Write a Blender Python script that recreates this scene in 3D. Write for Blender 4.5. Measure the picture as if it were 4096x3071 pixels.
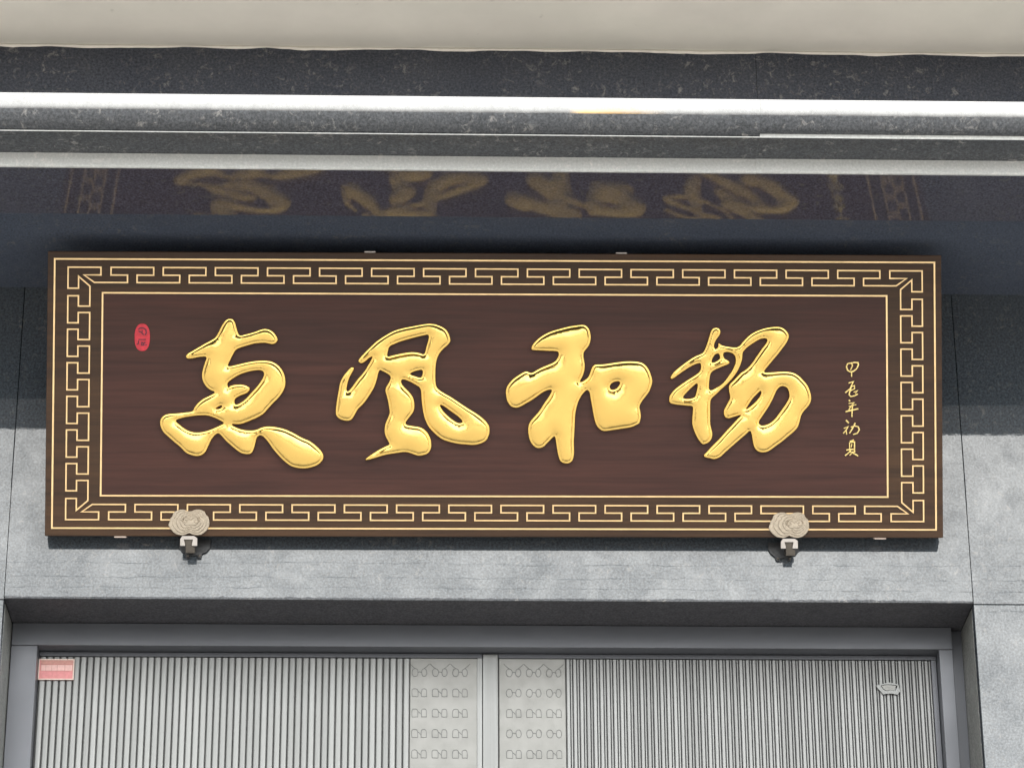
import bpy, bmesh, math, random
import numpy as np
from mathutils import Matrix, Vector
from mathutils.geometry import delaunay_2d_cdt

random.seed(7)
rng = np.random.default_rng(7)
scene = bpy.context.scene
for o in list(bpy.data.objects):
    bpy.data.objects.remove(o)

# ------------------------------------------------------------------ camera
PITCH, YAW, ROLL = math.radians(25.0), math.radians(1.7), math.radians(-0.32)
fw = Vector((math.sin(YAW) * math.cos(PITCH), math.cos(YAW) * math.cos(PITCH), math.sin(PITCH)))
rt = Vector((math.cos(YAW), -math.sin(YAW), 0.0))
up = rt.cross(fw)
r2 = rt * math.cos(ROLL) + up * math.sin(ROLL)
u2 = -rt * math.sin(ROLL) + up * math.cos(ROLL)
cam_data = bpy.data.cameras.new('camera')
cam_data.sensor_width = 36.0
cam_data.lens = 36.0 * 12520 / 4096
cam_data.clip_start = 0.1
cam_data.clip_end = 1000
cam = bpy.data.objects.new('camera', cam_data)
scene.collection.objects.link(cam)
m = Matrix.Identity(4)
for i in range(3):
    m[i][0], m[i][1], m[i][2] = r2[i], u2[i], -fw[i]
m[0][3], m[1][3], m[2][3] = -0.1797, -7.8016, 1.65
cam.matrix_world = m
scene.camera = cam
scene.render.resolution_x, scene.render.resolution_y = 1024, 767

# ------------------------------------------------------------------ sky, sun, exposure
SUN_EL, SUN_AZ = math.radians(64), math.radians(150)
world = bpy.data.worlds.new('World')
scene.world = world
world.use_nodes = True
nt = world.node_tree
bg = nt.nodes['Background']
sky = nt.nodes.new('ShaderNodeTexSky')
sky.sky_type = 'NISHITA'
sky.sun_disc = False
sky.sun_elevation = SUN_EL
sky.sun_rotation = SUN_AZ
sky.air_density = 1.0
sky.dust_density = 6.0
sky.ozone_density = 1.0
hsv = nt.nodes.new('ShaderNodeHueSaturation')      # an overcast sky: the same sky with little colour left
hsv.inputs['Saturation'].default_value = 0.02
nt.links.new(sky.outputs[0], hsv.inputs['Color'])
tint = nt.nodes.new('ShaderNodeMix')
tint.data_type = 'RGBA'
tint.blend_type = 'MULTIPLY'
tint.inputs[0].default_value = 1.0
tint.inputs[7].default_value = (1.0, 0.995, 0.96, 1.0)
nt.links.new(hsv.outputs[0], tint.inputs[6])
nt.links.new(tint.outputs[2], bg.inputs['Color'])
bg.inputs['Strength'].default_value = 0.15

sun_data = bpy.data.lights.new('sun', 'SUN')
sun_data.energy = 0.5
sun_data.angle = math.radians(25)
sun_data.color = (1.0, 0.96, 0.9)
sun = bpy.data.objects.new('sun', sun_data)
scene.collection.objects.link(sun)
sd = Vector((math.sin(SUN_AZ) * math.cos(SUN_EL), math.cos(SUN_AZ) * math.cos(SUN_EL), math.sin(SUN_EL)))
sun.rotation_euler = sd.to_track_quat('Z', 'Y').to_euler()
sun.location = (0, -6, 14)

scene.cycles.max_bounces = 6
scene.cycles.diffuse_bounces = 3
scene.cycles.glossy_bounces = 4
scene.cycles.caustics_reflective = False
scene.cycles.caustics_refractive = False
vs = scene.view_settings
vs.view_transform = 'Standard'
vs.look = 'None'
vs.exposure = 2.55
vs.gamma = 1.0
vs.use_curve_mapping = False


# ------------------------------------------------------------------ helpers
def link(o, parent=None):
    scene.collection.objects.link(o)
    if parent:
        o.parent = parent
    return o


def empty(name, loc=(0, 0, 0), parent=None):
    o = bpy.data.objects.new(name, None)
    o.empty_display_size = 0.2
    o.location = loc
    return link(o, parent)


def tag(o, label=None, cat=None, group=None, kind=None):
    if label:
        o['label'] = label
    if cat:
        o['category'] = cat
    if group:
        o['group'] = group
    if kind:
        o['kind'] = kind
    return o


def mesh(name, verts, faces, smooth=False):
    me = bpy.data.meshes.new(name)
    me.from_pydata([tuple(map(float, v)) for v in verts], [], [tuple(map(int, f)) for f in faces])
    bm = bmesh.new()
    bm.from_mesh(me)
    bmesh.ops.recalc_face_normals(bm, faces=bm.faces)
    bm.to_mesh(me)
    bm.free()
    if smooth:
        me.polygons.foreach_set('use_smooth', [True] * len(me.polygons))
    me.update()
    return me


def obj(name, me, mat, parent=None, loc=None):
    o = bpy.data.objects.new(name, me)
    if mat is not None and not me.materials:
        me.materials.append(mat)
    if loc is not None:
        o.location = loc
    return link(o, parent)


def box_data(x0, x1, y0, y1, z0, z1, bev=0.0, seg=2):
    bm = bmesh.new()
    bmesh.ops.create_cube(bm, size=1.0)
    for v in bm.verts:
        v.co = Vector((x0 if v.co.x < 0 else x1, y0 if v.co.y < 0 else y1, z0 if v.co.z < 0 else z1))
    if bev > 0:
        bmesh.ops.bevel(bm, geom=list(bm.edges), offset=bev, segments=seg, affect='EDGES', profile=0.5)
    me = bpy.data.meshes.new('box')
    bm.to_mesh(me)
    bm.free()
    return me


def box(name, x0, x1, y0, y1, z0, z1, mat, parent=None, bev=0.0, seg=2):
    me = box_data(x0, x1, y0, y1, z0, z1, bev, seg)
    me.name = name
    return obj(name, me, mat, parent)


def extrude_x(name, prof, x0, x1, mat, parent=None, smooth_deg=None):
    """closed (y,z) profile carried from x0 to x1"""
    n = len(prof)
    v = [(x0, p[0], p[1]) for p in prof] + [(x1, p[0], p[1]) for p in prof]
    f = [(i, (i + 1) % n, n + (i + 1) % n, n + i) for i in range(n)]
    f += [tuple(range(n)), tuple(range(2 * n - 1, n - 1, -1))]
    me = mesh(name, v, f)
    if smooth_deg:
        me.polygons.foreach_set('use_smooth', [True] * len(me.polygons))
        me.set_sharp_from_angle(angle=math.radians(smooth_deg))
    return obj(name, me, mat, parent)


def prism(name, pts, z0, z1, mat, parent=None, inset=0.0, loc=None):
    """closed (x,y) outline raised from z0 to z1, top drawn in a little for a soft edge"""
    n = len(pts)
    P = np.array(pts, float)
    c = P.mean(0)
    v = [(p[0], p[1], z0) for p in P]
    if inset > 0:
        zt = z1 - min(inset, (z1 - z0) * 0.8)
        v += [(p[0], p[1], zt) for p in P]
        Q = P + (c - P) * (inset / max(1e-6, np.linalg.norm(P - c, axis=1).mean()))
        v += [(p[0], p[1], z1) for p in Q]
        k = 3
    else:
        v += [(p[0], p[1], z1) for p in P]
        k = 2
    f = []
    for r in range(k - 1):
        f += [(r * n + i, r * n + (i + 1) % n, (r + 1) * n + (i + 1) % n, (r + 1) * n + i) for i in range(n)]
    f.append(tuple(range((k - 1) * n, k * n)))
    f.append(tuple(range(n - 1, -1, -1)))
    return obj(name, mesh(name, v, f), mat, parent, loc)


def ribbon_data(path, w, z0, z1, closed, bev=0.3):
    """a mitred strip of width w along a polyline, raised from z0 to z1"""
    P = np.array(path, float)
    n = len(P)
    offs = []
    for i in range(n):
        a = P[i] - P[i - 1] if (closed or i > 0) else P[1] - P[0]
        b = P[(i + 1) % n] - P[i] if (closed or i < n - 1) else P[-1] - P[-2]
        a = a / (np.linalg.norm(a) + 1e-12)
        b = b / (np.linalg.norm(b) + 1e-12)
        na, nb = np.array([-a[1], a[0]]), np.array([-b[1], b[0]])
        mm = na + nb
        L = np.linalg.norm(mm)
        mm = na if L < 1e-6 else mm / L
        offs.append(mm / max(0.45, float(mm @ na)))
    offs = np.array(offs)
    v, f = [], []
    sect = [(0.5, z0), (0.5, z1 - (z1 - z0) * bev), (0.5 - bev * 0.5, z1), (-0.5 + bev * 0.5, z1), (-0.5, z1 - (z1 - z0) * bev), (-0.5, z0)]
    k = len(sect)
    for i in range(n):
        for s, z in sect:
            q = P[i] + offs[i] * s * w
            v.append((q[0], q[1], z))
    for i in range(n if closed else n - 1):
        j = (i + 1) % n
        for s in range(k - 1):
            f.append((i * k + s, i * k + s + 1, j * k + s + 1, j * k + s))
    if not closed:
        f.append(tuple(range(k)))
        f.append(tuple((n - 1) * k + s for s in range(k - 1, -1, -1)))
    return v, f


# ------------------------------------------------------------------ materials
def new_mat(name):
    mt = bpy.data.materials.new(name)
    mt.use_nodes = True
    return mt, mt.node_tree, mt.node_tree.nodes['Principled BSDF']


def N(nt, t, **kw):
    n = nt.nodes.new(t)
    for k, v in kw.items():
        setattr(n, k, v)
    return n


def setin(n, **kw):
    for k, v in kw.items():
        n.inputs[k.replace('_', ' ')].default_value = v


def coords(nt, scale=(1, 1, 1)):
    tc = N(nt, 'ShaderNodeTexCoord')
    mp = N(nt, 'ShaderNodeMapping')
    mp.inputs['Scale'].default_value = scale
    nt.links.new(tc.outputs['Object'], mp.inputs['Vector'])
    return mp.outputs[0]


def noise(nt, vec, scale, detail=4, rough=0.55, dist=0.0):
    n = N(nt, 'ShaderNodeTexNoise')
    setin(n, Scale=scale, Detail=detail, Roughness=rough, Distortion=dist)
    nt.links.new(vec, n.inputs['Vector'])
    return n.outputs['Fac']


def ramp(nt, fac, stops):
    r = N(nt, 'ShaderNodeValToRGB')
    e = r.color_ramp.elements
    e[0].position, e[0].color = stops[0][0], (*stops[0][1], 1)
    e[1].position, e[1].color = stops[-1][0], (*stops[-1][1], 1)
    for p, c in stops[1:-1]:
        k = e.new(p)
        k.color = (*c, 1)
    nt.links.new(fac, r.inputs['Fac'])
    return r.outputs['Color']


def mrange(nt, fac, a, b, c, d):
    n = N(nt, 'ShaderNodeMapRange')
    n.inputs['From Min'].default_value = a
    n.inputs['From Max'].default_value = b
    n.inputs['To Min'].default_value = c
    n.inputs['To Max'].default_value = d
    nt.links.new(fac, n.inputs['Value'])
    return n.outputs[0]


def math_n(nt, op, a, b=None, clamp=False):
    n = N(nt, 'ShaderNodeMath', operation=op)
    n.use_clamp = clamp
    for i, q in enumerate((a, b)):
        if q is None:
            continue
        if isinstance(q, (int, float)):
            n.inputs[i].default_value = q
        else:
            nt.links.new(q, n.inputs[i])
    return n.outputs[0]


def mixc(nt, fac, a, b, mode='MIX'):
    n = N(nt, 'ShaderNodeMix', data_type='RGBA', blend_type=mode)
    if isinstance(fac, (int, float)):
        n.inputs[0].default_value = fac
    else:
        nt.links.new(fac, n.inputs[0])
    for i, q in ((6, a), (7, b)):
        if isinstance(q, tuple):
            n.inputs[i].default_value = (*q, 1)
        else:
            nt.links.new(q, n.inputs[i])
    return n.outputs[2]


def bump(nt, bsdf, h, strength, dist):
    b = N(nt, 'ShaderNodeBump')
    b.inputs['Strength'].default_value = strength
    b.inputs['Distance'].default_value = dist
    nt.links.new(h, b.inputs['Height'])
    nt.links.new(b.outputs[0], bsdf.inputs['Normal'])


def granite(name, base=(0.035, 0.037, 0.042), rough=0.05, ior=1.95, veins=(), speck=0.14, painted_reflection=None, bumpk=0.02, gloss_lo=0.28, gloss_hi=0.43, var=1.0, warp=0.7, grain=0.02):
    mt, nt, b = new_mat(name)
    vec = coords(nt)
    fine = noise(nt, vec, 160, 2, 0.7)
    cloud = noise(nt, vec, 5.5, 3, 0.62, 0.6)
    blot = noise(nt, vec, 17, 4, 0.65, 1.2)
    lo = tuple(c * (1 - 0.45 * var) for c in base)
    hi = tuple(min(1, c * (1 + 0.6 * var)) for c in base)
    col = ramp(nt, fine, [(0.3, lo), (0.5, base), (0.72, hi)])
    # pale mineral flecks gathered in drifts
    fl = noise(nt, vec, 48, 4, 0.75, warp)
    drift = noise(nt, vec, 7, 2, 0.6)
    fm = math_n(nt, 'MULTIPLY', mrange(nt, fl, 0.55, 0.70, 0, 1), mrange(nt, drift, 0.40, 0.62, 0.08, 1))
    col = mixc(nt, fm, col, (speck, speck * 0.97, speck * 0.95))
    spec = math_n(nt, 'ADD', mrange(nt, cloud, 0.3, 0.7, gloss_lo, gloss_hi), mrange(nt, blot, 0.35, 0.7, -0.045, 0.06))
    spec = math_n(nt, 'ADD', spec, mrange(nt, fine, 0.3, 0.7, -grain, grain))
    rg = math_n(nt, 'ADD', mrange(nt, blot, 0.3, 0.7, rough * 0.75, rough * 1.3), 0.0)
    if veins:
        tc = N(nt, 'ShaderNodeTexCoord')
        sx = N(nt, 'ShaderNodeSeparateXYZ')
        nt.links.new(tc.outputs['Object'], sx.inputs[0])
        vx = coords(nt, (1, 1, 0.02))
        tot = None
        for zi, z0 in enumerate(veins):
            off = N(nt, 'ShaderNodeVectorMath', operation='ADD')
            off.inputs[1].default_value = (3.7 * zi + 0.3, 1.9 * zi, 0)
            nt.links.new(vx, off.inputs[0])
            wob = mrange(nt, noise(nt, off.outputs[0], 4 + zi, 5, 0.72), 0.3, 0.7, -0.006, 0.006)
            brk = mrange(nt, noise(nt, off.outputs[0], 11, 3, 0.65), 0.42, 0.62, 0, 1)
            d = math_n(nt, 'ABSOLUTE', math_n(nt, 'SUBTRACT', math_n(nt, 'ADD', sx.outputs['Z'], wob), z0))
            k = mrange(nt, d, 0.0004, 0.0016, 1, 0)
            n_ = k.node
            n_.clamp = True
            k = math_n(nt, 'MULTIPLY', k, math_n(nt, 'ADD', math_n(nt, 'MULTIPLY', brk, 0.52, True), 0.12))
            tot = k if tot is None else math_n(nt, 'MAXIMUM', tot, k)
        vm = tot
        spec = math_n(nt, 'MULTIPLY', spec, math_n(nt, 'SUBTRACT', 1.0, vm))
        rg = math_n(nt, 'ADD', rg, math_n(nt, 'MULTIPLY', vm, 0.4))
    if painted_reflection:  # soft yellow reflection painted into the base colour
        (sx0, sx1), sc = painted_reflection
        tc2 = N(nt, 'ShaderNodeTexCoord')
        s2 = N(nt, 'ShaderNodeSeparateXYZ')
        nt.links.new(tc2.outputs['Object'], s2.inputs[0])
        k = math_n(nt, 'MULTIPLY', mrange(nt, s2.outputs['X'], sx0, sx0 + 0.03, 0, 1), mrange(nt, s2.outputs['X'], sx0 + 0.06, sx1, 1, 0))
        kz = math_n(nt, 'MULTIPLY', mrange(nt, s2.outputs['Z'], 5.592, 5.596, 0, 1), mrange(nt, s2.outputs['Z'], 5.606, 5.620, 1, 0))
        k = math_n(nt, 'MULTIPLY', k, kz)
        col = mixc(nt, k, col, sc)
    nt.links.new(col, b.inputs['Base Color'])
    nt.links.new(rg, b.inputs['Roughness'])
    nt.links.new(spec, b.inputs['Specular IOR Level'])
    b.inputs['IOR'].default_value = ior
    hb = math_n(nt, 'ADD', math_n(nt, 'MULTIPLY', blot, 0.6), math_n(nt, 'MULTIPLY', fine, 0.12))
    bump(nt, b, hb, bumpk, 0.01)
    return mt


M = {}
M['wall_stone'] = granite('polished_grey_granite', base=(0.050, 0.060, 0.072), rough=0.022, veins=(4.757, 4.716, 4.686, 4.63), bumpk=0.012, grain=0.065)
M['cornice_stone'] = granite('polished_cornice_granite', base=(0.045, 0.047, 0.050), rough=0.16, ior=2.75, speck=0.10, bumpk=0.008, gloss_lo=0.42, gloss_hi=0.48, painted_reflection=((0.17, 0.42), (0.50, 0.27, 0.03)))
M['honed_cornice'] = granite('honed_cornice_granite', base=(0.072, 0.077, 0.086), rough=0.5, ior=1.45, speck=0.32, bumpk=0.12)
M['soffit_stone'] = granite('polished_soffit_granite', base=(0.056, 0.056, 0.076), rough=0.055, ior=1.68, speck=0.09, bumpk=0.012)
M['frieze_stone'] = granite('polished_frieze_granite', base=(0.032, 0.036, 0.048), rough=0.10, ior=1.6, speck=0.14, bumpk=0.02)
M['rough_stone'] = granite('honed_dark_granite', base=(0.064, 0.077, 0.108), rough=0.5, ior=1.5, speck=0.16, bumpk=0.03)
M['lintel_under'] = granite('honed_lintel_granite', base=(0.058, 0.058, 0.066), rough=0.5, ior=1.4, speck=0.07, bumpk=0.03, gloss_lo=0.15, gloss_hi=0.25)
M['reveal_stone'] = granite('honed_reveal_granite', base=(0.150, 0.155, 0.150), rough=0.4, ior=1.5, speck=0.2, bumpk=0.03)
M['sawn_stone'] = granite('sawn_granite_edge', base=(0.53, 0.545, 0.545), rough=0.8, ior=1.45, speck=0.7, bumpk=0.1, var=0.25)


def plain(name, col, rough=0.5, metal=0.0, nscale=30, nvar=0.12, bumpk=0.0, spec=0.5, stretch=(1, 1, 1), coat=0.0, rvar=0.2):
    mt, nt, b = new_mat(name)
    vec = coords(nt, stretch)
    n1 = noise(nt, vec, nscale, 5, 0.6)
    lo = tuple(c * (1 - nvar) for c in col)
    hi = tuple(min(1, c * (1 + nvar)) for c in col)
    nt.links.new(ramp(nt, n1, [(0.3, lo), (0.7, hi)]), b.inputs['Base Color'])
    nt.links.new(mrange(nt, noise(nt, vec, nscale * 2.3, 3), 0.3, 0.7, rough * (1 - rvar), rough * (1 + rvar)), b.inputs['Roughness'])
    b.inputs['Metallic'].default_value = metal
    b.inputs['Specular IOR Level'].default_value = spec
    b.inputs['Coat Weight'].default_value = coat
    b.inputs['Coat Roughness'].default_value = 0.12
    if bumpk:
        bump(nt, b, n1, bumpk, 0.01)
    return mt


def wood(name, dark, light, coat=0.5):
    mt, nt, b = new_mat(name)
    v1 = coords(nt, (0.9, 26, 26))
    v2 = coords(nt, (0.5, 7, 7))
    g = noise(nt, v1, 3.2, 7, 0.65, 0.4)
    g2 = noise(nt, v2, 2.2, 4, 0.6, 0.8)
    f = math_n(nt, 'ADD', math_n(nt, 'MULTIPLY', g, 0.5), math_n(nt, 'MULTIPLY', g2, 0.5))
    nt.links.new(ramp(nt, f, [(0.36, dark), (0.64, light)]), b.inputs['Base Color'])
    nt.links.new(mrange(nt, g, 0.3, 0.7, 0.32, 0.5), b.inputs['Roughness'])
    b.inputs['Specular IOR Level'].default_value = 0.25
    b.inputs['Coat Weight'].default_value = coat
    b.inputs['Coat Roughness'].default_value = 0.18
    bump(nt, b, g, 0.04, 0.004)
    return mt


M['cream_paint'] = plain('cream_paint', (0.73, 0.695, 0.64), 0.75, nscale=3.5, nvar=0.07, bumpk=0.02)
_nt = M['cream_paint'].node_tree
_b = _nt.nodes['Principled BSDF']
_src = _b.inputs['Base Color'].links[0].from_socket
_c1 = noise(_nt, coords(_nt, (1.0, 1.0, 1.0)), 26, 3, 0.6)
_c2 = noise(_nt, coords(_nt, (0.6, 2.0, 1.0)), 1.6, 4, 0.6, 0.5)
_c = mixc(_nt, mrange(_nt, _c1, 0.70, 0.80, 0, 0.35), _src, (0.36, 0.34, 0.30))
_c = mixc(_nt, mrange(_nt, _c2, 0.40, 0.70, 0, 0.35), _c, (0.66, 0.66, 0.58))
_nt.links.new(_c, _b.inputs['Base Color'])
M['sealant'] = plain('sealant', (0.68, 0.64, 0.58), 0.6, nscale=40, nvar=0.08, bumpk=0.05)
M['joint'] = plain('dark_joint', (0.045, 0.046, 0.045), 0.9, nscale=60, nvar=0.3)
M['board_wood'] = wood('lacquered_border_wood', (0.026, 0.0125, 0.0068), (0.062, 0.031, 0.0145), 0.05)
M['field_wood'] = wood('lacquered_field_wood', (0.027, 0.0098, 0.0078), (0.062, 0.0225, 0.0165), 0.05)
M['board_edge'] = wood('board_edge_wood', (0.020, 0.016, 0.016), (0.035, 0.026, 0.025), 0.2)
M['gold'] = plain('polished_gold', (0.71, 0.485, 0.145), 0.21, metal=1.0, nscale=8, nvar=0.04, rvar=0.25)
M['gilt'] = plain('gilt_line', (0.80, 0.58, 0.32), 0.36, metal=1.0, nscale=25, nvar=0.1)
M['inscription_gold'] = plain('inscription_gold', (0.92, 0.72, 0.30), 0.3, metal=0.9, nscale=60, nvar=0.12)
M['seal_red'] = plain('seal_red', (0.50, 0.022, 0.040), 0.5, nscale=90, nvar=0.22)
M['seal_dark'] = plain('seal_carving', (0.10, 0.012, 0.03), 0.6, nscale=90, nvar=0.3)
M['bronze'] = plain('champagne_bronze', (0.43, 0.375, 0.305), 0.32, metal=0.9, nscale=120, nvar=0.16, bumpk=0.15)
M['bronze_pale'] = plain('pale_clasp_metal', (0.44, 0.41, 0.39), 0.45, metal=0.5, nscale=60, nvar=0.1)
M['plate_reflection'] = plain('dark_plate_reflection', (0.035, 0.036, 0.039), 0.5, metal=0.3, nscale=60, nvar=0.3)  # near-black tone for the bracket's dark reflection on the wall
M['dark_bronze'] = plain('dark_bronze', (0.075, 0.065, 0.055), 0.45, metal=0.6, nscale=60, nvar=0.25)
M['slat_metal'] = plain('satin_grey_slat', (0.212, 0.219, 0.221), 0.42, metal=0.35, nscale=1.5, nvar=0.05, stretch=(60, 1, 1))
_nt = M['slat_metal'].node_tree
_b = _nt.nodes['Principled BSDF']
_oi = N(_nt, 'ShaderNodeObjectInfo')
_v = N(_nt, 'ShaderNodeHueSaturation')
_nt.links.new(mrange(_nt, _oi.outputs['Random'], 0, 1, 0.88, 1.10), _v.inputs['Value'])
_nt.links.new(_b.inputs['Base Color'].links[0].from_socket, _v.inputs['Color'])
_nt.links.new(_v.outputs[0], _b.inputs['Base Color'])
M['panel_metal'] = plain('embossed_panel', (0.225, 0.228, 0.222), 0.5, metal=0.2, nscale=14, nvar=0.05, bumpk=0.02)
M['emboss_line'] = plain('embossed_line', (0.10, 0.105, 0.105), 0.5, metal=0.3, nscale=60, nvar=0.2)
M['frame_metal'] = plain('grey_frame_metal', (0.098, 0.104, 0.120), 0.38, metal=0.3, nscale=3, nvar=0.05)
M['dark_metal'] = plain('door_back_plate', (0.15, 0.15, 0.152), 0.6, metal=0.3, nscale=10, nvar=0.1)
M['label_pink'] = plain('label_pink', (0.62, 0.24, 0.25), 0.55, nscale=120, nvar=0.1)
M['label_rose'] = plain('label_rose', (0.50, 0.25, 0.22), 0.55, nscale=120, nvar=0.12)
M['label_pale'] = plain('label_pale', (0.72, 0.45, 0.43), 0.55, nscale=150, nvar=0.08)
M['label_edge'] = plain('label_edge', (0.70, 0.58, 0.52), 0.5, nscale=80, nvar=0.06)
M['paving'] = plain('asphalt_forecourt', (0.152, 0.147, 0.14), 0.7, nscale=1.5, nvar=0.12, bumpk=0.05)

# ------------------------------------------------------------------ ground
gv = [(-300, -300, 0), (300, -300, 0), (300, 300, 0), (-300, 300, 0)]
ground = obj('ground', mesh('ground', gv, [(0, 1, 2, 3)]), M['paving'])
tag(ground, 'dark asphalt forecourt in front of the entrance', kind='structure')

# ------------------------------------------------------------------ building
XL, XR = -1.300, 1.2834            # jambs of the entrance
ZL = 4.652                         # underside of the lintel
AF, ZS = 0.806, 5.514              # front of the porch beam, its underside
bld = empty('entrance_building')
tag(bld, 'grey polished granite entrance front with moulded cornice and tall metal double door', 'building')

wall = box('wall', -4.2, 4.2, 0.34, 0.70, 0.0, 9.0, M['joint'], bld)
# backing of the piers and the lintel behind the cladding
bk = []
J = 0.0009


def clad(x0, x1, z0, z1, y0=0.0, y1=0.032, name='stone_panel', bev=0.0012):
    return box(name, x0 + J, x1 - J, y0, y1, z0 + J, z1 - J, M['wall_stone'], wall, bev=bev, seg=2)


box('pier_backing', -4.2, XL - 0.03, 0.034, 0.339, 0.0, 6.2, M['joint'], wall)
box('pier_backing', XR + 0.03, 4.2, 0.034, 0.339, 0.0, 6.2, M['joint'], wall)
box('lintel_backing', XL - 0.029, XR + 0.029, 0.034, 0.339, ZL + 0.03, 6.2, M['joint'], wall)
rows = [0.0, 0.95, 2.15, 3.4, ZL - 0.003, 6.18]
for x0, x1 in ((-4.1, -2.7), (-2.7, XL), (XR, 2.68), (2.68, 4.08)):
    for z0, z1 in zip(rows[:-1], rows[1:]):
        clad(x0, x1, z0, z1)
# the lintel stone: a soft worn lower arris
lp = [(0.0, 6.17)]
ZL2 = ZL + 0.0042
for k in range(7):
    a = k / 6 * math.pi / 2
    lp.append((0.002 - 0.002 * math.cos(a), ZL2 + 0.002 - 0.002 * math.sin(a)))
lp += [(0.032, ZL2), (0.032, 6.17)]
lin = extrude_x('lintel_stone', lp, XL + J, XR - J, M['wall_stone'], wall)
box('lintel_soffit', XL + 0.001, XR - 0.001, 0.0015, 0.30, ZL, ZL + 0.0040, M['lintel_under'], wall)
# chipped, dulled arris along the foot of the lintel
ns = 260
xs = np.linspace(XL + 0.003, XR - 0.003, ns + 1)
chip = 0.0022 + 0.0040 * rng.random(ns + 1) ** 2.5 + 0.0030 * np.interp(xs, np.linspace(XL, XR, 40), rng.random(40))
v, f = [], []
for x, c in zip(xs, chip):
    v += [(x, 0.0012, ZL + 0.0003), (x, -0.0009, ZL + 0.0010), (x, -0.0002, ZL + c + 0.0015)]
for q in range(ns):
    a, b_ = q * 3, q * 3 + 3
    f += [(a, a + 1, b_ + 1, b_), (a + 1, a + 2, b_ + 2, b_ + 1), (a + 2, a, b_, b_ + 2)]
obj('worn_arris', mesh('worn_arris', v, f), M['honed_cornice'], wall)
# reveals of the entrance
box('reveal_panel', XL - 0.028, XL, 0.0335, 0.30, 0.0, ZL - 0.002, M['reveal_stone'], wall, bev=0.001)
box('reveal_panel', XR, XR + 0.028, 0.0335, 0.30, 0.0, ZL - 0.002, M['reveal_stone'], wall, bev=0.001)
box('doorstep', XL - 0.3, XR + 0.3, -0.5, 0.8, 0.004, 0.14, M['wall_stone'], bld, bev=0.01)

# porch beam and cornice, stone by stone
cornice = empty('cornice', (0, 0, 0), bld)
AI, ZI = 0.579, 5.4995               # back of the beam: its underside falls a little towards the wall
cuts = [-4.2, -2.9, -1.9, 0.655, 2.6, 4.2]
for i in range(5):
    x0, x1 = cuts[i] + 0.0002, cuts[i + 1] - 0.0002
    dy = (0.0, 0.001, 0.0, -0.0012, 0.0)[i]
    # fascia with a worn lower arris
    pr = [(-AI, ZI), (-AF + dy + 0.009, ZS), (-AF + dy + 0.009, 5.5532), (-AI, 5.5532)]
    extrude_x('beam_stone', pr, x0, x1, M['soffit_stone'], cornice, 40)
    # its sawn front edge, left unpolished and chipped along the bottom
    ns = max(2, int((x1 - x0) / 0.012))
    xs = np.linspace(x0, x1, ns + 1)
    chip = 0.0015 + 0.004 * rng.random(ns + 1) ** 3 + 0.0025 * np.interp(xs, np.linspace(x0, x1, 26), rng.random(26))
    v, f = [], []
    for x, c in zip(xs, chip):
        v += [(x, -AF + dy + 0.0088, 5.5530), (x, -AF + dy, 5.5530), (x, -AF + dy, ZS + c), (x, -AF + dy + c * 0.9, ZS + 0.0004), (x, -AF + dy + 0.0088, ZS + 0.0004)]
    for q in range(ns):
        a, b_ = q * 5, q * 5 + 5
        f += [(a + k, a + (k + 1) % 5, b_ + (k + 1) % 5, b_ + k) for k in range(5)]
    f += [(0, 1, 2, 3, 4), tuple(ns * 5 + k for k in (4, 3, 2, 1, 0))]
    obj('sawn_edge', mesh('sawn_edge', v, f), M['sawn_stone'], cornice)
    # moulding: flat underside, small fillet, full round
    fh = 0.004 if i < 3 else 0.011
    bed = [(-AI, 5.5538), (-0.9125, 5.5538), (-0.9125, 5.5538 + fh - 0.0006), (-AI, 5.5538 + fh - 0.0006)]
    extrude_x('bed_fillet', bed, x0, x1, M['honed_cornice'], cornice)
    box('bead', x0, x1, -0.9150, -0.9126, 5.5545, 5.5545 + (0.0022 if i < 3 else 0.0105), M['sawn_stone'], cornice)
    # the moulding: polished band above, easing into a honed quarter round below
    yf, zt, zv, r1, r2_ = -0.9560, 5.6425, 5.6205, 0.090, 0.0529
    arc1 = [(yf + r1 * (1 - math.cos(math.radians(a))), zv - r1 * math.sin(math.radians(a))) for a in np.linspace(0, 15, 13)]
    ye, ze = arc1[-1]
    cy, cz = ye + r2_ * math.cos(math.radians(15)), ze + r2_ * math.sin(math.radians(15))
    arc2 = [(cy - r2_ * math.cos(math.radians(a)), cz - r2_ * math.sin(math.radians(a))) for a in np.linspace(15, 90, 19)]
    zlow = 5.5538 + fh
    arc2 = [q for q in arc2 if q[1] > zlow + 0.0004]
    under = [(ye + 0.030, ze), (ye, ze - 0.0001)] + arc2[1:] + [(arc2[-1][0] + 0.02, zlow + 0.0002), (-AI, zlow + 0.0002), (-AI, ze)]
    extrude_x('moulding_underside', under, x0, x1, M['honed_cornice'], cornice, 40)
    mo = [(-AI, ze + 0.0002)] + [(ye + 0.02, ze + 0.0002)] + arc1[::-1] + [(yf, zt - 0.0015), (yf + 0.0015, zt), (-AI, zt)]
    tc_z, th = zt, 0.0
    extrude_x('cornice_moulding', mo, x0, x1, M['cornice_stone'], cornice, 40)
    box('frieze_stone', x0, x1, -0.900, -0.60, tc_z + th + 0.0008, 5.8155, M['frieze_stone'], cornice, bev=0.001)
box('porch_ceiling', -4.2, 4.2, -0.578, -0.0005, 5.575, 5.63, M['rough_stone'], cornice)
box('beam_back', -4.2, 4.2, -0.5995, -AI - 0.0005, 5.6455, 5.7995, M['rough_stone'], cornice)

# upper storey that hangs out over the cornice: cream paint
upper = box('upper_storey', -4.2, 4.2, -1.20, 0.69, 5.8170, 9.0, M['cream_paint'], bld)
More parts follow.
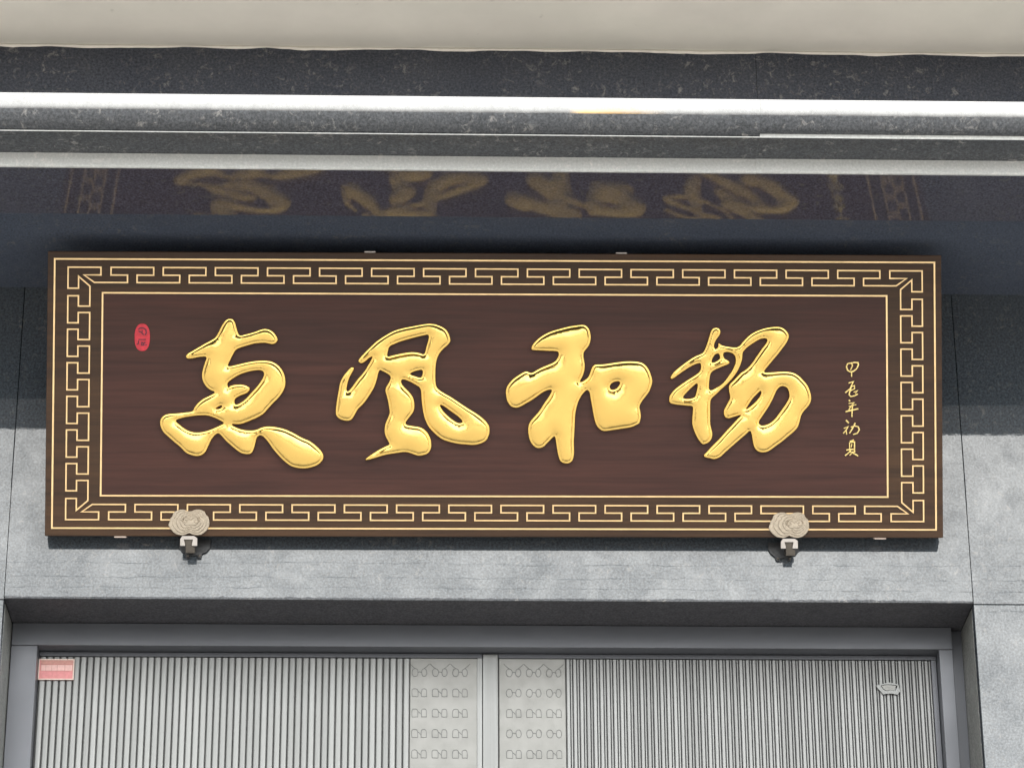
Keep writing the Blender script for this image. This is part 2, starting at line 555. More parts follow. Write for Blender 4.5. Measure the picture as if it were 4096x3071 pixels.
# uneven bead of sealant between the frieze and the painted soffit
nx = 420
sx = np.linspace(-4.1, 4.1, nx)
w1 = 0.003 + 0.0075 * np.interp(sx, np.linspace(-4.1, 4.1, 90), rng.random(90)) + 0.0030 * np.interp(sx, np.linspace(-4.1, 4.1, 300), rng.random(300))
v, f = [], []
for x, w in zip(sx, w1):
    v += [(x, -0.8998, 5.8168), (x, -0.8998 - 0.004, 5.8168 - w * 0.5), (x, -0.8998, 5.8168 - w)]
for i in range(nx - 1):
    a, b_ = i * 3, i * 3 + 3
    f += [(a, a + 1, b_ + 1, b_), (a + 1, a + 2, b_ + 2, b_ + 1), (a + 2, a, b_, b_ + 2)]
obj('sealant_bead', mesh('sealant_bead', v, f), M['sealant'], cornice)

# ------------------------------------------------------------------ metal double door
BF, BD = 0.1786, 0.2316
frame = empty('door_frame', (0, 0, 0), bld)
FXL, FXR, FZ = -1.2275, 1.2142, 4.587
box('frame_header', XL + 0.002, 1.2515, BF, BF + 0.10, FZ, ZL - 0.0015, M['frame_metal'], frame, bev=0.0015)
box('frame_jamb', XL + 0.002, FXL, BF + 0.0015, BF + 0.10, 0.14, FZ - 0.0005, M['frame_metal'], frame, bev=0.0015)
box('frame_jamb', FXR, 1.2515, BF + 0.0015, BF + 0.10, 0.14, FZ - 0.0005, M['frame_metal'], frame, bev=0.0015)
box('frame_backing', 1.252, XR - 0.0005, BF + 0.03, BF + 0.10, 0.14, ZL - 0.002, M['frame_metal'], frame)
box('mullion', -0.0250, 0.0156, BD - 0.008, BD + 0.045, 0.15, FZ - 0.004, M['slat_metal'], frame, bev=0.0012)
box('mullion_bead', -0.0055, -0.0035, BD - 0.0092, BD - 0.0081, 0.16, FZ - 0.006, M['slat_metal'], frame)

ZT, ZB = 4.5705, 0.20


def reed(w, d, n=14):
    return [(-w / 2 + w * k / n, -d * (1 - abs(2 * k / n - 1) ** 7)) for k in range(n + 1)]


def slat_mesh(sections):
    v, f = [], []
    for cx, w, d, y in sections:
        s = [(cx - w / 2, y + 0.004)] + [(cx + q[0], y + q[1]) for q in reed(w, d)] + [(cx + w / 2, y + 0.004)]
        k, o = len(s), len(v)
        v += [(q[0], q[1], ZB) for q in s] + [(q[0], q[1], ZT) for q in s]
        f += [(o + i, o + i + 1, o + k + i + 1, o + k + i) for i in range(k - 1)]
        f += [tuple(o + k + i for i in range(k)), tuple(o + i for i in range(k - 1, -1, -1))]
    me = mesh('slat', v, f, True)
    me.set_sharp_from_angle(angle=math.radians(50))
    me.materials.append(M['slat_metal'])
    return me


PL = (1.2247 - 0.2228) / 55
PR_ = (1.1969 - 0.2003) / 55
slatL = slat_mesh([(0, 0.0168, 0.0050, 0.0)])
slatR = slat_mesh([(-0.0027, 0.0104, 0.005, 0.0), (0.0060, 0.0046, 0.004, 0.0005)])


def motif_mesh(kind, seed):
    r = random.Random(seed)
    paths = []

    def blob(cx, w, h, flat):
        p = []
        for k in range(15):
            a = math.pi * 2 * k / 15 + 0.2
            x, y = math.cos(a), math.sin(a)
            e = 0.62 if flat else 0.85
            x = math.copysign(abs(x) ** e, x) * w / 2
            y = math.copysign(abs(y) ** e, y) * h / 2
            if flat and y < 0:
                y = -h / 2
            p.append((cx + x + r.uniform(-.0005, .0005), y + r.uniform(-.0005, .0005)))
        return p
    flat = kind == 'arch'
    paths.append((blob(-0.0122, 0.0165, 0.0225, flat), True))
    paths.append((blob(0.0125, 0.0140, 0.0225, flat), True))
    if kind == 'arch':
        paths.append(([(-0.0035, 0.004), (0.001, 0.001), (0.004, -0.003)], False))
    else:
        paths.append(([(-0.0045, 0.0), (0.0, 0.002), (0.005, 0.0)], False))
    if kind == 'knot':
        paths.append(([(0.0125, 0.0118), (0.019, 0.017), (0.0265, 0.025)], False))
        paths.append(([(-0.0122, 0.0118), (-0.019, 0.017), (-0.0265, 0.025)], False))
    v, f = [], []
    for p, cl in paths:
        a, b_ = ribbon_data(p, 0.0013, 0.0, 0.0009, cl)
        o = len(v)
        v += [(q[0], -q[2], q[1]) for q in a]
        f += [tuple(i + o for i in t) for t in b_]
    me = mesh('embossed_motif', v, f)
    me.materials.append(M['emboss_line'])
    return me


mot = {'knot': [motif_mesh('knot', k) for k in range(2)], 'arch': [motif_mesh('arch', k) for k in range(4)], 'ring': [motif_mesh('ring', k) for k in range(4)]}


def leaf(side):
    L = side == 'L'
    lf = empty('door_leaf', (0, 0, 0), bld)
    x0, x1 = (-1.2272, -0.0255) if L else (0.0162, 1.2138)
    box('back_plate', x0 + 0.0005, x1 - 0.0005, BD + 0.0065, BD + 0.03, 0.17, FZ - 0.003, M['dark_metal'], lf)
    box('top_rail', x0 + 0.001, x1 - 0.001, BD - 0.006, BD + 0.006, 4.5735, FZ - 0.002, M['frame_metal'], lf, bev=0.001)
    box('bottom_rail', x0 + 0.001, x1 - 0.001, BD - 0.006, BD + 0.006, 0.172, 0.198, M['frame_metal'], lf, bev=0.001)
    if L:
        box('stile', -0.0405, x1 - 0.001, BD - 0.004, BD + 0.006, 0.199, 4.5733, M['slat_metal'], lf, bev=0.001)
        box('embossed_panel', -0.2215, -0.0407, BD - 0.002, BD + 0.006, 0.199, 4.5722, M['panel_metal'], lf, bev=0.0006)
        cols, s0, P, me, lo = (-0.1965, -0.1414, -0.0863), -1.2247, PL, slatL, 'arch'
    else:
        box('stile', 1.1985, x1 - 0.001, BD - 0.004, BD + 0.006, 0.199, 4.5733, M['frame_metal'], lf, bev=0.001)
        box('embossed_panel', 0.0195, 0.1985, BD - 0.002, BD + 0.006, 0.199, 4.5722, M['panel_metal'], lf, bev=0.0006)
        cols, s0, P, me, lo = (0.0588, 0.1133, 0.1678), 0.2003, PR_, slatR, 'ring'
    for k in range(55):
        o = bpy.data.objects.new('slat', me)
        o.location = (s0 + P * (k + 0.5), BD, 0)
        link(o, lf)
    for r in range(8):
        for ci, cx in enumerate(cols):
            kind = 'knot' if r == 0 else (lo if (L or r in (1, 3)) else 'arch')
            o = bpy.data.objects.new('embossed_motif', random.choice(mot[kind]))
            o.location = (cx, BD - 0.0021, 4.5321 - 0.0577 * r)
            link(o, lf)
    return lf


leafL, leafR = leaf('L'), leaf('R')
leafL['label'] = 'door leaf with broad rounded slats and the pink notice in its corner'
leafR['label'] = 'door leaf with paired narrow slats and the small fan-shaped badge'

# small fan-shaped badge on the right leaf
bx, bz, bs = 1.077, 4.4892, 1 / 14.75 * 0.000676
bo = [(345, 640), (700, 545), (1080, 445), (1380, 500), (1655, 570), (1700, 780), (1745, 990), (1570, 1205), (1240, 1140), (860, 1155), (740, 1195), (400, 790)]
bi = [(590, 645), (760, 600), (1060, 560), (1330, 590), (1610, 640), (1540, 810), (1450, 980), (1180, 930), (900, 990), (745, 900), (660, 770), (600, 680)]
cvt = lambda p: ((p[0] - 1060) * bs, -(p[1] - 820) * bs)
bo, bi = [cvt(p) for p in bo], [cvt(p) for p in bi]
v = [(p[0], -0.0005, p[1]) for p in bo] + [(p[0], -0.004, p[1]) for p in bo] + [(p[0], -0.004, p[1]) for p in bi] + [(p[0], -0.0005, p[1]) for p in bi]
n = 12
f = []
for r in range(3):
    f += [(r * n + i, r * n + (i + 1) % n, (r + 1) * n + (i + 1) % n, (r + 1) * n + i) for i in range(n)]
badge = obj('badge', mesh('badge', v, f), M['slat_metal'], leafR, (bx, BD - 0.007, bz))
c_ = np.mean(bi, axis=0)
pl = [tuple(np.array(p) * 0.84 + c_ * 0.16) for p in bi]
v = [(p[0], 0.0, p[1]) for p in pl] + [(p[0], -0.0032, p[1]) for p in pl]
f = [(i, (i + 1) % n, n + (i + 1) % n, n + i) for i in range(n)] + [tuple(range(n, 2 * n))]
obj('badge_plate', mesh('badge_plate', v, f), M['panel_metal'], leafR, (bx, BD - 0.007, bz))

# pink notice fixed to the top corner of the left leaf
note = empty('door_notice', (-1.1782, BD - 0.0075, 4.5332))
tag(note, 'small pink rectangular notice in the top left corner of the slatted door', 'notice')
box('plate', -0.048, 0.048, -0.002, 0.0008, -0.0295, 0.0295, M['label_pink'], note, bev=0.0008)
for a in ((-0.048, 0.048, 0.0265, 0.0297), (-0.048, 0.048, -0.0297, -0.0265), (-0.0482, -0.0455, -0.0264, 0.0264), (0.0452, 0.0482, -0.0264, 0.0264)):
    box('edge', a[0], a[1], -0.0034, -0.0021, a[2], a[3], M['label_edge'], note, bev=0.0004)
box('heading_strip', -0.0415, 0.0445, -0.0029, -0.0021, 0.0145, 0.0260, M['label_rose'], note)
box('text_strip', -0.0415, 0.0445, -0.0027, -0.0021, -0.0045, 0.0135, M['label_rose'], note)
for k, (a, w) in enumerate(((-0.0405, 0.0115), (-0.0280, 0.0150), (-0.0118, 0.0135), (0.0030, 0.0190), (0.0235, 0.0195))):
    box('print_block', a, a + w, -0.0031, -0.0028, -0.0035, 0.0125, M['label_pale'], note)

# ------------------------------------------------------------------ the signboard
TAU, GAM = math.radians(21.5), math.radians(0.2)
V0 = Vector((0, -math.sin(TAU), math.cos(TAU)))
U_ = Vector((1, 0, 0)) * math.cos(GAM) + V0 * math.sin(GAM)
V_ = -Vector((1, 0, 0)) * math.sin(GAM) + V0 * math.cos(GAM)
N_ = U_.cross(V_)
SO = Vector((0, -0.05, 4.8165))
sm = Matrix.Identity(4)
for i in range(3):
    sm[i][0], sm[i][1], sm[i][2], sm[i][3] = U_[i], V_[i], N_[i], SO[i]
sign = empty('signboard')
sign.matrix_world = sm
tag(sign, 'long dark wooden signboard with four gold calligraphy characters and gilt key-fret border', 'signboard')

B0, B1, BT, BB = -1.1965, 1.2055, 0.7600, -0.001
box('board', B0, B1, BB, BT, -0.040, 0.0, M['board_wood'], sign, bev=0.002)
box('back_batten', B0 + 0.02, B1 - 0.02, BB + 0.006, BB + 0.07, -0.048, -0.0402, M['board_edge'], sign)
UC, VC = 0.5 * (B0 + B1), 0.5 * (BT + BB)
box('field_panel', -1.0465, 1.0540, 0.1090, 0.6480, 0.0, 0.0012, M['field_wood'], sign)


def gilt(name, path, w, closed, h=0.0026):
    v, f = ribbon_data(path, w, 0.0001, h, closed)
    return obj(name, mesh(name, v, f), M['gilt'], sign)


gilt('outer_gilt_line', [(-1.1775, 0.0200), (1.1862, 0.0205), (1.1862, 0.7400), (-1.1775, 0.7390)], 0.0050, True)
gilt('inner_gilt_line', [(-1.0490, 0.1065), (1.0565, 0.1080), (1.0565, 0.6490), (-1.0490, 0.6485)], 0.0050, True)

# key fret: one unbroken meander round the border
FC = (0.0057, 0.3797)
HO, HM, HI = 1.1472, 1.1190, 1.0885      # half widths of its outer, middle and inner run
VO, VM, VI = 0.3372, 0.3165, 0.2965      # half heights


def side(half_o, runs, corner, s0, w, P, k):
    """points along one side, from corner to corner, in (along, level) with level 0 outer, 1 middle, 2 inner"""
    c0, c1, c2 = corner
    left = [(-half_o + c0, 0), (-half_o + c0, 1), (-half_o + c1, 1), (-half_o + c2, 2), (s0 + w - P / 2, 2), (s0 + w - P / 2, 1), (s0, 1), (s0, 0)]
    pts = list(left)
    for i in range(k):
        s = s0 + i * P
        pts += [(s + w, 0), (s + w, 1), (s + P / 2, 1), (s + P / 2, 2)]
        if i < k - 1:
            pts += [(s + P / 2 + w, 2), (s + P / 2 + w, 1), (s + P, 1), (s + P, 0)]
    pts += [(half_o - c2, 2), (half_o - c1, 1), (half_o - c0, 1), (half_o - c0, 0)]
    return pts


hw, hP, hk = 0.1139, 0.1394, 15
hs0 = -((hk - 1) * hP + hw) / 2
top = side(HO, None, (0.0876, 0.0423, 0.0705), hs0, hw, hP, hk)
vw, vP, vk = 0.0724, 0.0897, 6
vs0 = -((vk - 1) * vP + vw) / 2
sidev = side(VO, None, (0.0564, 0.0247, 0.0508), vs0, vw, vP, vk)
lv, lh = (VO, VM, VI), (HO, HM, HI)
path = [(-HO, VO)] + [(a, lv[l]) for a, l in top] + [(HO, VO)] + [(lh[l], -a) for a, l in sidev] + [(HO, -VO)]
path += [(-a, -lv[l]) for a, l in top] + [(-HO, -VO)] + [(-lh[l], a) for a, l in sidev]
gilt('key_fret', [(FC[0] + a, FC[1] + b_) for a, b_ in path], 0.0043, True, 0.0024)

# tracing grid (thousandths) to metres on the board
HG = (0.670438, 0.001447, 0.015117, 0.001441, -0.669552, 0.431886, -0.002182, 0.004886)


def on_board(p, org, sc):
    x, y = (org[0] + p[0] / sc - 2000) / 1000, (org[1] + p[1] / sc - 1500) / 1000
    d = 1 + HG[6] * x + HG[7] * y
    return ((HG[0] * x + HG[1] * y + HG[2]) / d, (HG[3] * x + HG[4] * y + HG[5]) / d)


def smooth_loop(pts, sub=4):
    P = np.array(pts, float)
    n = len(P)
    out = []
    for i in range(n):
        p0, p1, p2, p3 = P[i - 1], P[i], P[(i + 1) % n], P[(i + 2) % n]
        for k in range(sub):
            t = k / sub
            out.append(0.5 * ((2 * p1) + (-p0 + p2) * t + (2 * p0 - 5 * p1 + 4 * p2 - p3) * t * t + (-p0 + 3 * p1 - 3 * p2 + p3) * t ** 3))
    return np.array(out)


def resample(L, step):
    L = np.vstack([L, L[:1]])
    s = np.concatenate([[0], np.cumsum(np.linalg.norm(np.diff(L, axis=0), axis=1))])
    n = max(6, int(s[-1] / step))
    t = np.linspace(0, s[-1], n, endpoint=False)
    return np.stack([np.interp(t, s, L[:, 0]), np.interp(t, s, L[:, 1])], 1)


def inside(P, loops):
    r = np.zeros(len(P), bool)
    for L in loops:
        A, B = L, np.roll(L, -1, 0)
        for (ax, ay), (bx_, by) in zip(A, B):
            if ay == by:
                continue
            c = ((ay > P[:, 1]) != (by > P[:, 1])) & (P[:, 0] < (bx_ - ax) * (P[:, 1] - ay) / (by - ay) + ax)
            r ^= c
    return r


def seg_dist(P, loops):
    best = np.full(len(P), 1e9)
    for L in loops:
        A, B = L, np.roll(L, -1, 0)
        D = B - A
        q = (D * D).sum(1) + 1e-18
        for s in range(0, len(P), 1500):
            X = P[s:s + 1500][:, None, :] - A[None]
            t = np.clip((X * D[None]).sum(2) / q[None], 0, 1)
            best[s:s + 1500] = np.minimum(best[s:s + 1500], np.linalg.norm(X - t[..., None] * D[None], axis=2).min(1))
    return best


def character(name, org, sc, loops_px, label):
    mm = 0.00067
    loops = [resample(np.array([on_board(q, org, sc) for q in smooth_loop(L)]), 5 * mm) for L in loops_px]
    bnd = np.vstack(loops)
    pts = [bnd]
    for dr in (1.5, 3.5, 8.3, 10.2, 12.2, 14.2, 17.5):
        d = dr * mm
        for L in loops:
            T = np.roll(L, -1, 0) - np.roll(L, 1, 0)
            T /= np.linalg.norm(T, axis=1)[:, None] + 1e-12
            for sg in (1, -1):
                Q = L + sg * np.stack([-T[:, 1], T[:, 0]], 1) * d
                Q = Q[::1 if dr < 11 else 2]
                ok = inside(Q, loops)
                Q = Q[ok]
                if len(Q):
                    Q = Q[seg_dist(Q, loops) > 0.93 * d]
                    pts.append(Q)
    lo, hi = bnd.min(0), bnd.max(0)
    h = 8 * mm
    gx, gy = np.meshgrid(np.arange(lo[0], hi[0], h), np.arange(lo[1], hi[1], h * 0.87))
    gx = gx + (np.arange(gx.shape[0]) % 2)[:, None] * h / 2
    G = np.stack([gx.ravel(), gy.ravel()], 1)
    G = G[inside(G, loops)]
    G = G[seg_dist(G, loops) > 21 * mm]
    pts.append(G)
    P = np.vstack(pts)
    edges, o = [], 0
    for L in loops:
        n = len(L)
        edges += [(o + i, o + (i + 1) % n) for i in range(n)]
        o += n
    res = delaunay_2d_cdt([Vector((a, b_)) for a, b_ in P], edges, [], 0, 1e-7)
    VV = np.array([(q[0], q[1]) for q in res[0]])
    F = np.array([t for t in res[2]])
    F = F[inside(VV[F].mean(1), loops)]
    d = seg_dist(VV, loops) / mm
    h0 = 0.012
    rim = 0.0030 * np.sqrt(np.clip(1 - (1 - np.clip(d / 3.5, 0, 1)) ** 2, 0, 1))
    groove = 0.0038 * np.clip((d - 8.3) / 5.9, 0, 1)
    pillow = 0.0092 * (1 - np.exp(-np.clip(d - 14.2, 0, None) / 25.0))
    # soften the crease along the middle of every stroke
    zz = h0 + rim + groove + pillow
    nb = [[] for _ in range(len(VV))]
    for a, b_, c in F:
        nb[a] += [b_, c]
        nb[b_] += [a, c]
        nb[c] += [a, b_]
    idx = [i for i in range(len(VV)) if d[i] > 17 and nb[i]]
    for _ in range(7):
        z2 = zz.copy()
        for i in idx:
            z2[i] = 0.4 * zz[i] + 0.6 * float(np.mean(zz[nb[i]]))
        zz = z2
    verts = [(VV[i, 0], VV[i, 1], zz[i]) for i in range(len(VV))]
    faces = [tuple(t) for t in F]
    # skirt down to the board
    cnt = {}
    for a, b_, c in F:
        for e in ((a, b_), (b_, c), (c, a)):
            cnt[tuple(sorted(e))] = cnt.get(tuple(sorted(e)), 0) + 1
    low = {}
    for e, k in cnt.items():
        if k == 1:
            for q in e:
                if q not in low:
                    low[q] = len(verts)
                    verts.append((VV[q, 0], VV[q, 1], 0.0008))
            faces.append((e[0], e[1], low[e[1]], low[e[0]]))
    me = mesh(name, verts, faces, True)
    me.set_sharp_from_angle(angle=math.radians(60))
    o = obj(name, me, M['gold'], sign)
    o['label'] = label
    return o


C1 = [[(785, 110), (815, 118), (835, 150), (850, 205), (865, 250), (880, 272), (920, 265), (980, 250), (1030, 235), (1080, 216), (1130, 208), (1180, 222), (1220, 255), (1248, 305), (1240, 340), (1205, 362), (1165, 358), (1120, 350), (1060, 352), (1000, 362), (940, 380), (880, 398), (840, 420), (815, 460), (790, 510), (768, 555), (772, 573), (830, 562), (900, 545), (980, 528), (1060, 518), (1140, 518), (1200, 530), (1250, 560), (1290, 605), (1315, 660), (1325, 720), (1318, 780), (1290, 840), (1250, 890), (1200, 940), (1150, 995), (1110, 1040), (1060, 1070), (1000, 1098), (940, 1122), (890, 1138), (850, 1141), (815, 1138), (800, 1144), (830, 1162), (880, 1182), (940, 1195), (1000, 1197), (1050, 1185), (1100, 1165), (1160, 1158), (1240, 1165), (1320, 1185), (1400, 1220), (1480, 1265), (1560, 1300), (1620, 1345), (1670, 1395), (1695, 1445), (1685, 1490), (1640, 1535), (1570, 1562), (1500, 1572), (1430, 1565), (1370, 1545), (1310, 1500), (1250, 1440), (1200, 1380), (1150, 1310), (1110, 1265), (1080, 1250), (1050, 1265), (1035, 1310), (1020, 1370), (995, 1420), (960, 1433), (900, 1425), (850, 1395), (790, 1345), (740, 1300), (700, 1255), (670, 1230), (640, 1245), (600, 1295), (570, 1360), (545, 1410), (510, 1440), (460, 1452), (400, 1440), (350, 1415), (300, 1365), (240, 1315), (190, 1270), (140, 1225), (110, 1175), (100, 1125), (108, 1085), (140, 1050), (190, 1035), (260, 1030), (340, 1022), (415, 1010), (435, 975), (470, 930), (520, 890), (580, 860), (620, 840), (632, 825), (600, 812), (560, 785), (530, 745), (512, 700), (508, 650), (520, 590), (540, 530), (552, 488), (520, 485), (460, 492), (400, 503), (362, 500), (352, 475), (370, 450), (420, 420), (480, 385), (540, 350), (600, 318), (640, 290), (670, 240), (700, 180), (730, 135), (755, 115)],
      [(765, 735), (820, 692), (880, 658), (940, 637), (1000, 622), (1070, 616), (1106, 630), (1110, 665), (1085, 715), (1040, 775), (990, 830), (940, 885), (890, 925), (848, 945), (834, 940), (828, 915), (840, 888), (885, 862), (940, 842), (972, 812), (975, 785), (950, 765), (910, 752), (840, 752), (785, 764), (772, 782), (763, 768)],
      [(645, 988), (665, 972), (690, 960), (706, 960), (700, 975), (672, 988)],
      [(258, 1105), (330, 1077), (420, 1062), (500, 1055), (570, 1058), (640, 1082), (700, 1112), (722, 1128), (690, 1146), (620, 1178), (550, 1203), (480, 1215), (420, 1212), (360, 1190), (310, 1155)]]
C2 = [[(290, 570), (305, 582), (303, 608), (280, 650), (255, 700), (238, 760), (230, 815), (245, 828), (280, 790), (330, 720), (380, 660), (420, 610), (450, 560), (490, 492), (498, 468), (470, 480), (430, 515), (400, 535), (375, 540), (355, 525), (352, 500), (370, 475), (420, 420), (480, 360), (540, 305), (620, 250), (720, 195), (820, 165), (920, 145), (1000, 130), (1080, 118), (1150, 122), (1220, 145), (1270, 175), (1300, 215), (1318, 265), (1320, 310), (1295, 345), (1250, 385), (1210, 430), (1185, 480), (1170, 540), (1165, 620), (1165, 700), (1172, 770), (1200, 810), (1260, 850), (1330, 890), (1420, 950), (1510, 1010), (1600, 1065), (1680, 1130), (1725, 1190), (1733, 1250), (1720, 1310), (1690, 1355), (1630, 1385), (1560, 1397), (1480, 1392), (1400, 1385), (1310, 1365), (1230, 1335), (1170, 1290), (1100, 1220), (1065, 1160), (1040, 1090), (1025, 1010), (1015, 930), (1010, 850), (998, 797), (960, 770), (900, 735), (840, 712), (812, 710), (804, 730), (815, 760), (850, 800), (890, 840), (925, 890), (942, 950), (942, 1010), (925, 1060), (890, 1105), (860, 1145), (850, 1167), (870, 1183), (930, 1193), (1000, 1205), (1050, 1235), (1090, 1280), (1115, 1340), (1122, 1400), (1110, 1450), (1080, 1488), (1030, 1505), (980, 1510), (930, 1495), (880, 1478), (830, 1472), (770, 1480), (700, 1490), (620, 1505), (540, 1530), (470, 1550), (428, 1555), (424, 1543), (470, 1505), (530, 1465), (590, 1430), (640, 1405), (676, 1386), (660, 1350), (635, 1300), (625, 1240), (632, 1180), (655, 1120), (678, 1060), (672, 1000), (660, 930), (645, 870), (633, 820), (645, 780), (670, 740), (688, 695), (683, 668), (640, 640), (600, 620), (577, 612), (562, 650), (545, 720), (520, 790), (480, 860), (440, 920), (400, 970), (350, 1020), (315, 1080), (285, 1125), (255, 1142), (200, 1140), (150, 1120), (118, 1085), (112, 1040), (118, 970), (130, 890), (145, 810), (155, 750), (180, 690), (215, 640), (255, 595)],
      [(685, 362), (760, 325), (850, 295), (950, 268), (1050, 245), (1088, 242), (1085, 290), (1065, 360), (1050, 420), (1036, 440), (1000, 427), (930, 416), (850, 423), (760, 440), (690, 457), (659, 460), (666, 410)],
      [(898, 650), (940, 625), (990, 612), (1024, 611), (1024, 650), (1008, 685), (960, 674)],
      [(1212, 976), (1250, 990), (1320, 1040), (1390, 1090), (1438, 1136), (1440, 1157), (1400, 1160), (1340, 1125), (1280, 1075), (1235, 1025)]]
C3 = [[(395, 310), (440, 260), (500, 215), (580, 175), (680, 145), (780, 120), (860, 108), (920, 103), (960, 115), (990, 150), (1005, 200), (1008, 250), (995, 310), (970, 350), (942, 385), (932, 410), (935, 460), (945, 520), (942, 580), (925, 640), (902, 685), (894, 706), (915, 702), (950, 680), (980, 650), (1000, 600), (1020, 548), (1050, 522), (1100, 520), (1180, 512), (1270, 498), (1370, 487), (1460, 487), (1540, 500), (1590, 535), (1620, 580), (1640, 630), (1655, 690), (1645, 750), (1615, 820), (1570, 880), (1532, 935), (1520, 970), (1530, 1020), (1535, 1070), (1520, 1135), (1490, 1160), (1430, 1185), (1340, 1200), (1240, 1215), (1145, 1226), (1100, 1205), (1065, 1165), (1045, 1110), (1030, 1040), (1018, 970), (1005, 900), (995, 838), (985, 806), (965, 794), (940, 815), (905, 860), (880, 910), (860, 970), (845, 1050), (840, 1150), (835, 1250), (830, 1340), (833, 1420), (828, 1490), (810, 1540), (770, 1565), (720, 1562), (685, 1540), (665, 1490), (650, 1420), (640, 1350), (630, 1295), (620, 1280), (590, 1310), (540, 1360), (510, 1390), (460, 1405), (415, 1390), (375, 1345), (355, 1290), (345, 1220), (350, 1160), (375, 1110), (420, 1060), (470, 1000), (510, 935), (550, 880), (580, 830), (594, 793), (560, 793), (500, 820), (430, 870), (370, 910), (310, 945), (250, 975), (205, 980), (160, 960), (125, 905), (112, 840), (112, 790), (130, 740), (180, 680), (240, 635), (300, 600), (335, 592), (370, 608), (400, 600), (470, 560), (540, 530), (600, 505), (640, 475), (664, 430), (664, 398), (640, 387), (560, 383), (480, 380), (400, 375), (382, 368), (380, 345)],
      [(1210, 745), (1240, 714), (1280, 704), (1310, 707), (1308, 730), (1280, 768), (1240, 787), (1214, 779)]]
C4 = [[(555, 155), (575, 125), (610, 113), (645, 120), (665, 150), (662, 185), (640, 220), (610, 265), (594, 310), (602, 346), (622, 345), (638, 320), (636, 285), (650, 282), (672, 302), (710, 315), (770, 325), (830, 330), (870, 315), (900, 280), (940, 235), (990, 190), (1050, 155), (1130, 125), (1210, 108), (1290, 102), (1350, 115), (1395, 150), (1420, 195), (1415, 240), (1390, 290), (1350, 345), (1300, 410), (1250, 470), (1200, 530), (1158, 582), (1152, 606), (1220, 605), (1310, 598), (1400, 598), (1470, 610), (1530, 645), (1580, 695), (1625, 750), (1655, 820), (1668, 890), (1655, 950), (1620, 1000), (1580, 1045), (1555, 1090), (1540, 1150), (1520, 1210), (1480, 1260), (1420, 1310), (1350, 1370), (1280, 1420), (1220, 1465), (1170, 1490), (1110, 1493), (1060, 1470), (1030, 1420), (1015, 1350), (1005, 1292), (988, 1256), (950, 1290), (880, 1350), (800, 1420), (720, 1490), (660, 1545), (600, 1568), (550, 1560), (490, 1545), (477, 1520), (500, 1495), (560, 1430), (640, 1350), (720, 1260), (790, 1185), (850, 1120), (888, 1084), (872, 1084), (820, 1100), (760, 1117), (720, 1110), (700, 1070), (700, 1030), (720, 985), (750, 930), (768, 885), (757, 820), (752, 770), (768, 735), (808, 694), (850, 650), (892, 608), (930, 585), (980, 540), (1020, 490), (1060, 430), (1120, 345), (1168, 282), (1178, 248), (1150, 237), (1100, 245), (1040, 280), (980, 320), (930, 365), (910, 400), (906, 460), (888, 520), (862, 580), (825, 640), (777, 698), (728, 748), (675, 796), (620, 850), (577, 888), (557, 920), (552, 990), (553, 1080), (553, 1170), (565, 1230), (577, 1290), (565, 1345), (530, 1385), (475, 1405), (440, 1380), (400, 1320), (370, 1250), (350, 1180), (350, 1100), (357, 1020), (352, 986), (300, 980), (220, 972), (150, 962), (102, 943), (96, 890), (108, 855), (150, 800), (220, 745), (300, 690), (380, 640), (430, 600), (445, 560), (442, 514), (400, 517), (330, 550), (260, 595), (190, 645), (140, 680), (117, 686), (112, 657), (150, 600), (220, 540), (300, 480), (380, 430), (460, 395), (485, 360), (510, 300), (535, 220)],
      [(700, 396), (750, 388), (800, 405), (825, 440), (828, 500), (800, 570), (750, 650), (680, 735), (600, 785), (546, 802), (540, 740), (550, 650), (570, 605), (620, 575), (690, 545), (750, 520), (768, 498), (745, 475), (715, 458), (700, 436)],
      [(572, 500), (576, 460), (600, 420), (635, 402), (650, 416), (654, 454), (620, 483)],
      [(252, 888), (290, 835), (350, 775), (406, 732), (404, 790), (390, 850), (373, 882), (310, 898)],
      [(948, 1015), (968, 978), (1020, 900), (1080, 838), (1108, 812), (1108, 850), (1070, 910), (1010, 968)],
      [(1088, 1162), (1130, 1090), (1190, 1000), (1240, 910), (1280, 820), (1310, 780), (1345, 763), (1395, 780), (1418, 830), (1418, 890), (1380, 960), (1330, 1030), (1270, 1110), (1210, 1165), (1130, 1193)]]
character('character', (600, 1230), 1804 / 740, C1, 'large gold brush character nearest the red seal')
character('character', (1300, 1250), 1842 / 700, C2, 'large gold wind character with a long foot sweeping right')
character('character', (1980, 1260), 1790 / 680, C3, 'large gold character with a round mouth part and one small hole')
character('character', (2640, 1270), 1824 / 660, C4, 'large gold character nearest the small inscription')

